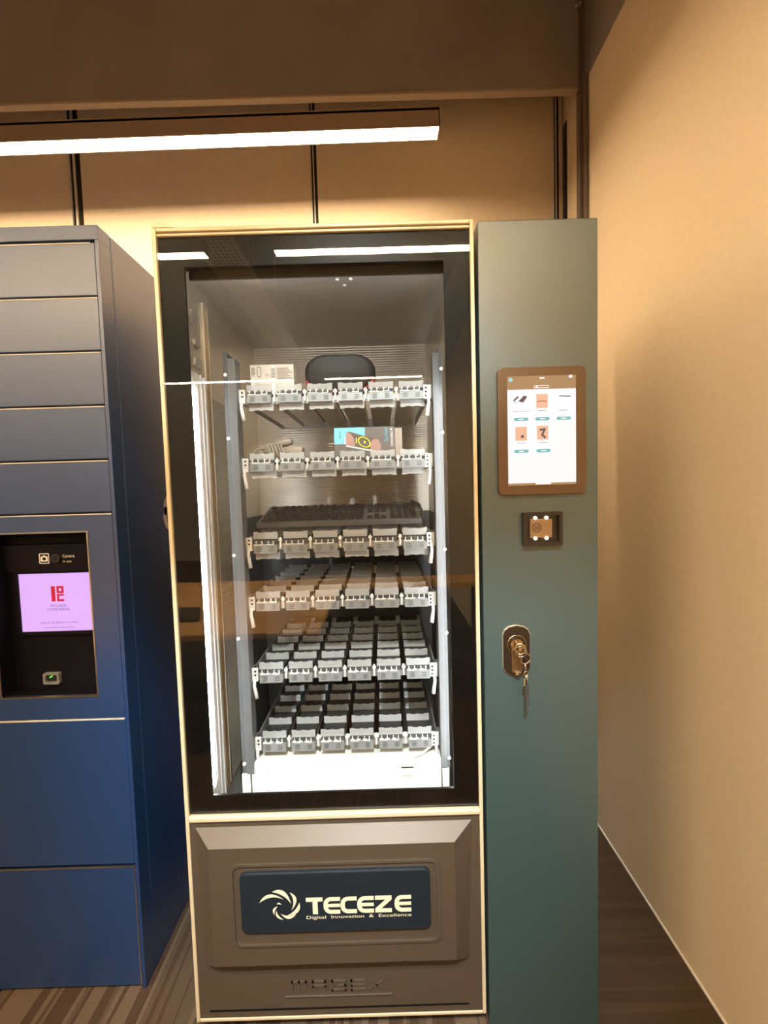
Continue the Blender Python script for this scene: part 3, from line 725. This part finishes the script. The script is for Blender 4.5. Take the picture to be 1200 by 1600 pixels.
# ------------------------------------------------------------------ goods
# white printed box
bz = TRAYS[0][0]
bx = thing('product_box', 'white printed carton with barcode on the top tray', 'box', (-.288, .20, bz + .003))
MB().box(-.348, -.231, .168, .232, bz + .001, bz + .083, bev=.001).build('carton', pbr('white_card', (0.78, 0.75, 0.71), 0.5), parent=bx)
PYB = .1672
gm = pbr('grey_print', (0.33, 0.30, 0.29), 0.6); wm2 = pbr('white_label', (0.92, 0.92, 0.92), 0.5)
MB().rect(-.292, -.280, bz + .003, bz + .082, PYB).rect(-.347, -.336, bz + .028, bz + .05, PYB).build('label_stripe', wm2, parent=bx)
pr = MB()
for i in range(9): pr.rect(-.2915, -.2805, bz + .048 + i * .0030, bz + .0495 + i * .0030 + (.0008 if i % 3 == 0 else 0), PYB - .0004)
for i in range(7):
    pr.rect(-.276, -.246 + .006 * ((i * 5) % 3), bz + .040 + i * .0052, bz + .042 + i * .0052, PYB - .0004)
    pr.rect(-.344, -.336 + .002 * (i % 2), bz + .056 + i * .003, bz + .0575 + i * .003, PYB - .0004)
pr.ring(rrect(-.330, -.318, bz + .050, bz + .078, .005, 4), rrect(-.328, -.320, bz + .052, bz + .076, .004, 4), PYB - .0004, PYB)
pr.text('CE', -.308, -.298, bz + .052, bz + .058, PYB - .0004)
for i in range(4): pr.rect(-.330 + .003 * (i % 2), -.300, bz + .028 - i * .005, bz + .0295 - i * .005, PYB - .0004)
pr.build('print', gm, parent=bx)
# black zip case
hc = thing('headphone_case', 'black oval zip case with red zipper on the top tray', 'case', (-.110, .235, bz + .003))
def stadium(x0, x1, z0, z1, rx, rz, n=10):
    pts = []
    for cx, cz, a in ((x1 - rx, z0 + rz, -90), (x1 - rx, z1 - rz, 0), (x0 + rx, z1 - rz, 90), (x0 + rx, z0 + rz, 180)):
        for i in range(n + 1):
            t_ = math.radians(a + 90 * i / n); pts.append((cx + rx * math.cos(t_), cz + rz * math.sin(t_)))
    return pts
case_m = add_noise(pbr('black_fabric_case', (0.022, 0.022, 0.024), 0.6), nscale=500, bump=0.2, dist=0.0006)
cb = MB(); b = cb.bm; rings = []
N0 = None
for yy, sc in ((.198, .80), (.203, .92), (.212, .985), (.224, 1.0), (.240, 1.0), (.252, .985), (.262, .92), (.268, .80)):
    pts = stadium(-.1105 - .099 * sc, -.1105 + .099 * sc, bz + .066 - .053 * sc, bz + .066 + .053 * sc, .060 * sc, .046 * sc)
    rings.append([b.verts.new((p[0], yy, p[1])) for p in pts])
n = len(rings[0])
for i in range(len(rings) - 1):
    for q in range(n): b.faces.new((rings[i][q], rings[i][(q + 1) % n], rings[i + 1][(q + 1) % n], rings[i + 1][q]))
b.faces.new(rings[0]); b.faces.new(rings[-1])
bmesh.ops.recalc_face_normals(b, faces=b.faces[:])
cb.build('shell', case_m, parent=hc, smooth=True)
zip_m = pbr('red_zip_tape', (0.55, 0.05, 0.04), 0.5)
for yy in (.206, .213):
    k = .96 if yy < .21 else .995
    pts = stadium(-.1105 - .099 * k, -.1105 + .099 * k, bz + .066 - .053 * k, bz + .066 + .053 * k, .060 * k, .046 * k)
    lowp = [p for p in pts if p[1] < bz + .050]
    lowp = sorted(lowp, key=lambda p: p[0])
    MB().tube([(p[0], yy - .003, p[1]) for p in lowp], .0024, 6).build('zipper', zip_m, parent=hc, smooth=True)
MB().box(-.022, -.010, .203, .208, bz + .016, bz + .022, bev=.001).build('zip_pull', blackp_m, parent=hc)
# power bank carton
bz = TRAYS[1][0]
pb = thing('product_box', 'dark carton showing a wireless power bank with a yellow ring', 'box', (-.04, .2, bz))
MB().box(-.127, .036, .160, .182, bz + .001, bz + .084, bev=.0008).build('carton', pbr('dark_grey_card', (0.16, 0.14, 0.135), 0.45), parent=pb)
MB().box(.0365, .056, .162, .185, bz + .001, bz + .080, bev=.0008).build('side_flap', pbr('tan_grey_card', (0.38, 0.32, 0.27), 0.5), parent=pb)
Q = .1594
X0, Z1 = -.127, bz + .084
def QP(u, v): return (X0 + (u - 75) / 840 * .163, Z1 - (v - 100) / 470 * .088)
cy_m = pbr('cyan_print', (0.22, 0.62, 0.78), 0.5)
MB().flat([QP(75, 335), QP(500, 335), QP(500, 102), QP(75, 102)], Q).build('cyan_block', cy_m, parent=pb)
MB().flat([QP(235, 360), QP(690, 460), QP(720, 400), QP(650, 270), QP(520, 235), QP(290, 160), QP(245, 165)], Q - .0004).build('power_bank_picture', pbr('dark_taupe_print', (0.14, 0.10, 0.085), 0.4), parent=pb)
hp = MB().flat([QP(570, 425), QP(690, 450), QP(722, 420), QP(715, 350), QP(690, 290), QP(650, 268), QP(600, 290), QP(570, 340)], Q - .0008)
hp.flat([QP(235, 350), QP(365, 375), QP(350, 270), QP(310, 195), QP(270, 165), QP(245, 170), QP(235, 230)], Q - .0008)
hp.build('hand_picture', pbr('rose_print', (0.42, 0.25, 0.22), 0.5), parent=pb)
MB().flat([QP(235, 372), QP(690, 470), QP(712, 460), QP(690, 450), QP(240, 352)], Q - .0012).flat([QP(215, 340), QP(230, 340), QP(232, 220), QP(222, 225)], Q - .0012).build('white_edge', wm2, parent=pb)
yel = pbr('yellow_print', (0.80, 0.85, 0.06), 0.5, emit=(0.8, 0.85, 0.06), estr=0.0)
yr = MB()
el = lambda k: [QP(490 + 82 * k * math.cos(a) + 8 * k * math.sin(a), 315 + 72 * k * math.sin(a) + 18 * k * math.cos(a)) for a in [2 * math.pi * i / 28 for i in range(28)]]
yr.ring(el(1.06), el(.88), Q - .0018, Q - .0012)
yr.flat([QP(478, 310), QP(500, 345), QP(497, 322), QP(522, 325), QP(482, 282), QP(490, 310)], Q - .0014)
yr.flat([QP(372, 325), QP(386, 325), QP(386, 250), QP(376, 250)], Q - .0014)
yr.build('charging_ring', yel, parent=pb)
a0, a1 = QP(768, 310), QP(815, 125); MB().text('MW70', a0[0], a1[0], a0[1], a1[1], Q - .0008, rot=-90).build('model_text', cy_m, parent=pb)
a0, a1 = QP(858, 385), QP(888, 165); MB().text('ZEBRONICS', a0[0], a1[0], a0[1], a1[1], Q - .0008, rot=-90).flat([QP(848, 140), QP(868, 158), QP(886, 140), QP(868, 120)], Q - .0008).build('brand_text', wm2, parent=pb)
ti = MB()
for i in range(6): a0, a1 = QP(148, 150 + i * 18), QP(164, 163 + i * 18); ti.rect(a0[0], a1[0], a1[1], a0[1], Q - .0006)
ti.build('small_print', pbr('deep_cyan_print', (0.05, 0.28, 0.40), 0.5), parent=pb)
# grey gadget with cable on the second tray
gd = thing('charger_cable_bundle', 'brownish grey charger and bundled cable behind clear flaps', 'charger', (-.275, .185, bz))
gg = pbr('taupe_plastic', (0.30, 0.25, 0.20), 0.4)
MB().box(-.322, -.255, .165, .205, bz + .012, bz + .042, bev=.008, seg=3, rot=Matrix.Rotation(.30, 3, 'Y')).build('charger_body', gg, parent=gd, smooth=True)
MB().box(-.262, -.214, .160, .195, bz + .004, bz + .038, bev=.004, rot=Matrix.Rotation(.06, 3, 'Y')).build('adapter', gg, parent=gd, smooth=True)
MB().box(-.300, -.245, .172, .200, bz + .040, bz + .058, bev=.006, rot=Matrix.Rotation(-.25, 3, 'Y')).build('plug', gg, parent=gd, smooth=True)
for i in range(5):
    o = -.300 + i * .009
    MB().tube([(o - .012, .166, bz + .046), (o - .004, .158, bz + .034), (o + .001, .157, bz + .018), (o + .004, .160, bz + .003)], .0028, 6).build('cable_loop', gg, parent=gd, smooth=True)
MB().tube([(-.318, .168, bz + .034), (-.338, .166, bz + .034), (-.346, .165, bz + .024), (-.346, .165, bz + .004)], .003, 8).build('cable_end', gg, parent=gd, smooth=True)

# keyboard lying on the third tray's paddles
bz = TRAYS[2][0] + .0265
kb = thing('computer_keyboard', 'full size black computer keyboard tilted across the third tray', 'keyboard', (-.120, .148, bz))
KR = Matrix.Rotation(math.radians(15), 4, 'X')
kb.rotation_euler = (math.radians(15), 0, 0)
key_m = pbr('glossy_black_keycap', (0.016, 0.016, 0.018), 0.18, spec=0.8)
kbase_m = pbr('paled_keyboard_case', (0.11, 0.11, 0.115), 0.3, spec=0.6)  # case paled to paint in light caught by the keycap edges
O = Vector((-.120, .148, bz))
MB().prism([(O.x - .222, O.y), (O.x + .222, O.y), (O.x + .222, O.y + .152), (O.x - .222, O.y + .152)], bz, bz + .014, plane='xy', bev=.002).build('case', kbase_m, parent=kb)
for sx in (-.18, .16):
    MB().box(O.x + sx, O.x + sx + .02, O.y + .128, O.y + .140, bz - .026, bz, bev=.001).build('support_foot', kbase_m, parent=kb)  # feet added as a support under the keyboard's raised back edge
KM = {}
U = .0187
def key(u, v, w_=1.0, h=1.0):
    if (w_, h) not in KM:
        ax, ay = w_ * U / 2 - .0014, h * U / 2 - .0014
        mb = MB(); bb = mb.bm
        lo = [bb.verts.new(p) for p in ((-ax, -ay, 0), (ax, -ay, 0), (ax, ay, 0), (-ax, ay, 0))]
        hi = [bb.verts.new(p) for p in ((-ax + .0018, -ay + .0015, .006), (ax - .0018, -ay + .0015, .006), (ax - .0018, ay - .0022, .006), (-ax + .0018, ay - .0022, .006))]
        bb.faces.new(hi)
        for i in range(4): bb.faces.new((lo[i], lo[(i + 1) % 4], hi[(i + 1) % 4], hi[i]))
        bmesh.ops.bevel(bb, geom=[e_ for e_ in bb.edges if all(v_ in hi for v_ in e_.verts)], offset=.0008, segments=1, affect='EDGES')
        me = bpy.data.meshes.new('key'); bb.to_mesh(me); bb.free(); me.materials.append(key_m); KM[(w_, h)] = me
    inst('key', KM[(w_, h)], kb, (-.215 + (u + w_ / 2) * U, .010 + (v + h / 2) * U, .014))
for v, ws in enumerate(([1.25, 1.25, 1.25, 6.25, 1.25, 1.25, 1.25, 1.25], [2.25] + [1] * 10 + [2.75], [1.75] + [1] * 11 + [2.25], [1.5] + [1] * 12 + [1.5], [1] * 13 + [2])):
    u = 0
    for w_ in ws: key(u, v, w_); u += w_
key(0, 6)
for g in (2, 6.5, 11):
    for i in range(4): key(g + i, 6)
for i in range(3):
    key(15.4 + i, 6); key(15.4 + i, 4); key(15.4 + i, 3); key(15.4 + i, 0)
key(16.4, 1)
for r in range(1, 5):
    for c in range(3): key(18.8 + c, r)
key(18.8, 0, 2.0); key(20.8, 0); key(21.8, 0, 1, 2.0); key(21.8, 2, 1, 2.0); key(21.8, 4)
cable = MB().tube([(.085, .30, TRAYS[2][0] + .085), (.105, .27, TRAYS[2][0] + .075), (.113, .22, TRAYS[2][0] + .05), (.110, .17, TRAYS[2][0] + .012), (.118, .135, TRAYS[2][0] + .005)], .0045, 8)
for v_ in cable.bm.verts: v_.co = KR.to_3x3().inverted() @ (v_.co - O) + O
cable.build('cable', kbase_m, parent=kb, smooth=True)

# ------------------------------------------------------------------ teal side cabinet with tablet, scanner and lock
CX0, CX1, CZ = .230, .502, 1.957
sc_ = thing('control_cabinet', 'narrow teal metal cabinet with tablet screen, right of the vending machine', 'cabinet', ((CX0 + CX1) / 2, .25, 0))
MB().box(CX0, CX1, .0, .52, 0.0, CZ, bev=.0025).build('body', cab_m, parent=sc_)
tf = pbr('brown_bezel', (0.13, 0.075, 0.035), 0.4, spec=0.5)
tb = MB().prism(rrect(.268, .470, 1.337, 1.628, .012), -.010, .0, bev=.002).build('tablet', tf, parent=sc_)
TYS = -.0106
white_s = emis('screen_white', (0.86, 0.84, 0.86), 0.92); card_s = emis('screen_card', (0.98, 0.95, 0.96), 0.97)
head_s = emis('screen_header', (0.40, 0.24, 0.12), 0.85); btn_s = emis('screen_button', (0.20, 0.46, 0.47), 0.9)
pink_s = emis('screen_photo', (0.80, 0.45, 0.30), 0.9); dk_s = emis('screen_dark', (0.13, 0.09, 0.09), 0.9); gr_s = emis('screen_text_grey', (0.45, 0.40, 0.40), 0.9)
cyan_s = emis('screen_icon', (0.30, 0.65, 0.65), 0.9)
sx0, sx1, sz0, sz1 = .2895, .446, 1.359, 1.607
MB().rect(sx0, sx1, sz0, sz1, TYS).build('screen', white_s, parent=tb)
MB().rect(sx0, sx1, sz1 - .030, sz1, TYS - .0002).rect(sx0, sx1, sz0, sz0 + .005, TYS - .0002).build('screen_header', head_s, parent=tb)
def TP(u, v): return (sx0 + (u - 78) / 802 * (sx1 - sx0), sz1 - (v - 155) / 1290 * (sz1 - sz0))
def trect(mb, u0, u1, v0, v1, y): a = TP(u0, v1); c = TP(u1, v0); return mb.rect(a[0], c[0], a[1], c[1], y)
for u0, v0 in ((120, 335), (370, 335), (620, 335), (120, 712), (380, 712)):
    cd = MB(); a = TP(u0, v0 + 350); c = TP(u0 + 225, v0); cd.flat(rrect(a[0], c[0], a[1], c[1], .003, 3), TYS - .0003); cd.build('product_card', card_s, parent=tb)
    bt = MB(); a = TP(u0 + 30, v0 + 345); c = TP(u0 + 200, v0 + 305); bt.flat(rrect(a[0], c[0], a[1], c[1], .0035, 4), TYS - .0006); bt.build('button', btn_s, parent=tb)
    trect(MB(), u0 + 85, u0 + 145, v0 + 320, v0 + 330, TYS - .0008).build('button_text', card_s, parent=tb)
    trect(MB(), u0 + (15 if u0 == 120 and v0 == 335 else 65), u0 + (215 if u0 == 120 and v0 == 335 else 165), v0 + 225, v0 + 235, TYS - .0006).build('card_text', gr_s, parent=tb)
for u0, u1, v0, v1 in ((413, 550, 368, 535), (165, 302, 748, 912), (418, 553, 742, 906)):
    trect(MB(), u0, u1, v0, v1, TYS - .0006).build('product_picture', pink_s, parent=tb)
for mb in (MB().flat([TP(205, 450), TP(262, 465), TP(312, 395), TP(270, 380)], TYS - .0006), MB().strip([TP(150, 440), TP(175, 420), TP(205, 392)], .004, TYS - .0006),
           MB().strip([TP(150, 445), TP(175, 462), TP(195, 475)], .0012, TYS - .0007), MB().flat([TP(672, 402), TP(815, 412), TP(822, 398), TP(690, 390)], TYS - .0006),
           MB().strip([TP(450, 790), TP(510, 785), TP(480, 850), TP(520, 885)], .0045, TYS - .0009), MB().strip([TP(418, 460), TP(480, 450), TP(540, 460)], .0015, TYS - .0009),
           MB().flat([TP(230, 880), TP(262, 880), TP(268, 850), TP(235, 845)], TYS - .0009)):
    mb.build('product_drawing', dk_s, parent=tb)
trect(MB(), 455, 512, 174, 190, TYS - .0006).build('screen_mark', card_s, parent=tb); trect(MB(), 400, 580, 1420, 1436, TYS - .0006).build('screen_mark', card_s, parent=tb); ws = MB()
a = TP(388, 298); c = TP(565, 268); ws.ring(rrect(a[0], c[0], a[1], c[1], .0025, 4), rrect(a[0] + .001, c[0] - .001, a[1] + .001, c[1] - .001, .0018, 4), TYS - .0006, TYS - .0004)
trect(MB(), 415, 435, 275, 292, TYS - .0006).build('screen_mark', card_s, parent=tb)
a = TP(798, 190); c = TP(838, 155); MB().flat(rrect(a[0], c[0], a[1], c[1], .0025, 4), TYS - .0006).build('screen_mark', card_s, parent=tb)
ws.build('screen_icon', card_s, parent=tb)
ci = MB(); c0 = TP(118, 195); ci.flat([(c0[0] + .0048 * math.cos(a_), c0[1] + .0048 * math.sin(a_)) for a_ in [2 * math.pi * i / 16 for i in range(16)]], TYS - .0006); ci.build('screen_icon', cyan_s, parent=tb)
# scanner
sn = MB().ring(rrect(.323, .414, 1.218, 1.296, .003, 3), rrect(.331, .406, 1.226, 1.288, .002, 3), -.012, .0).build('scanner', pbr('dark_brown_bezel', (0.03, 0.02, 0.015), 0.4), parent=sc_)
MB().box(.331, .406, -.003, .0005, 1.226, 1.288).build('scanner_recess', pbr('scanner_black', (0.02, 0.014, 0.01), 0.3), parent=sn)
MB().box(.340, .392, -.006, -.003, 1.236, 1.280, bev=.001).build('scanner_window', pbr('amber_window', (0.30, 0.18, 0.09), 0.25), parent=sn)
MB().torus((.356, -.0062, 1.260), .010, .0011).torus((.356, -.0062, 1.260), .0035, .0011).build('scan_symbol', pbr('brown_ink', (0.10, 0.06, 0.035), 0.4), parent=sn)
spot = emis('scanner_led', (1.0, 0.85, 0.50), 6.0)
for lx, lz in ((.352, 1.283), (.378, 1.283), (.352, 1.235), (.378, 1.235)):
    MB().cyl((lx, -.006, lz), (lx, -.009, lz), .0038, 12).build('scanner_led', spot, parent=sn)
# lock
lo_ = [(.2745, .9300), (.2790, .9195), (.288, .9125), (.306, .9085), (.324, .9125), (.333, .9195), (.3375, .9300), (.3375, 1.007), (.333, 1.0175), (.324, 1.0245), (.306, 1.0285), (.288, 1.0245), (.279, 1.0175), (.2745, 1.007)]
lc = MB().prism([(.306 + (p[0] - .306) * 1.05, .9685 + (p[1] - .9685) * 1.03) for p in lo_], -.004, 0.0, bev=.001).build('lock_plate', pbr('champagne_rim', (0.80, 0.70, 0.52), 0.3, metal=0.8), parent=sc_)
MB().prism(lo_, -.007, -.003, bev=.001).build('lock_face', pbr('dark_bronze_face', (0.035, 0.022, 0.015), 0.25, metal=0.3), parent=lc)
MB().torus((.305, -.008, .985), .0215, .0011).build('lock_ring', brass_m, parent=lc, smooth=True)
MB().cyl((.304, -.007, .984), (.304, -.014, .984), .0155, 24).build('lock_cylinder', brass_m, parent=lc)
MB().prism(stadium(.292, .318, .914, .975, .008, .008, 4), -.010, -.006, bev=.001).build('lock_handle', pbr('dark_brass', (0.32, 0.21, 0.12), 0.3, metal=0.9), parent=lc)
MB().box(.299, .313, -.014, -.008, .912, .921, bev=.001).build('handle_tip', chrome_m, parent=lc)
# keys
ky = thing('key_bunch', 'small keys on rings with a dark strap tag hanging from the cabinet lock', 'keys', (.312, -.02, .84))
MB().box(.3015, .3065, -.030, -.013, .976, .992, bev=.0005).torus((.304, -.036, .984), .012, .0022, (.25, 1, 0)).build('key', brass_m, parent=ky, smooth=True)
MB().torus((.305, -.036, .978), .0125, .0012, (.35, 1, .1)).build('split_ring', chrome_m, parent=ky, smooth=True)
MB().torus((.316, -.034, .961), .0125, .0011, (-.1, 1, .1)).build('split_ring', chrome_m, parent=ky, smooth=True)
MB().tube([(.316, -.034, .949), (.3165, -.033, .940), (.3175, -.032, .932)], .0026, 8).torus((.319, -.032, .925), .0052, .0011).tube([(.319, -.032, .920), (.320, -.031, .910), (.319, -.030, .900)], .003, 8).build('clip', chrome_m, parent=ky, smooth=True)
MB().box(.313, .3165, -.031, -.028, .895, .912).build('spare_key', chrome_m, parent=ky)
MB().prism([(.3165, .838), (.3245, .847), (.3250, .893), (.3225, .902), (.3185, .898), (.3165, .893)], -.032, -.028).build('strap_tag', tagd_m, parent=ky)

# ------------------------------------------------------------------ what the glass mirrors: desk and cable tray behind the camera
dk = thing('wooden_desk', 'orange wooden desk mirrored in the machine glass', 'desk', (-.9, -1.85, 0))
MB().box(-2.4, -.36, -2.50, -1.17, .59, .62, bev=.003).build('desktop', wood_m, parent=dk)
MB().box(-.36, .80, -2.50, -2.20, .59, .62, bev=.003).build('desk_return', wood_m, parent=dk)
for lx, ly in ((-2.35, -1.22), (-.42, -1.22), (-2.35, -2.45), (.74, -2.25), (.74, -2.45)):
    MB().box(lx - .025, lx + .025, ly - .025, ly + .025, 0, .59).build('leg', post_m, parent=dk)
lt = MB().prism([(-1.36, -1.66), (-1.19, -1.65), (-1.09, -1.40), (-1.30, -1.40)], .6205, .640, plane='xy', bev=.002).build('notebook', blackp_m)
tag(lt, 'black notebook lying on the mirrored wooden desk', 'notebook')
ct = thing('cable_tray', 'perforated metal cable tray mirrored diagonally in the upper left glass', 'cable tray', (-1.035, -2.8, 2.95))
pt = MB()
for i in range(9):
    xx = -1.16 + .25 * i / 8
    pt.box(xx - .005, xx + .005, -4.4, -1.3, 2.950, 2.952)
for i in range(78):
    yy = -1.3 - i * .04
    pt.box(-1.16, -.91, yy - .006, yy + .006, 2.9503, 2.9523)
trm = pbr('light_tray_metal', (0.90, 0.84, 0.74), 0.6)
pt.build('perforated_base', trm, parent=ct)
for xx in (-1.165, -.912): MB().box(xx, xx + .004, -4.4, -1.3, 2.952, 3.0).build('side_rail', trm, parent=ct)
for yy in (-1.5, -2.9, -4.2):
    for xx in (-1.15, -.92): MB().cyl((xx, yy, 2.95), (xx, yy, 3.7), .004, 6).build('hanger_rod', silver_m, parent=ct)
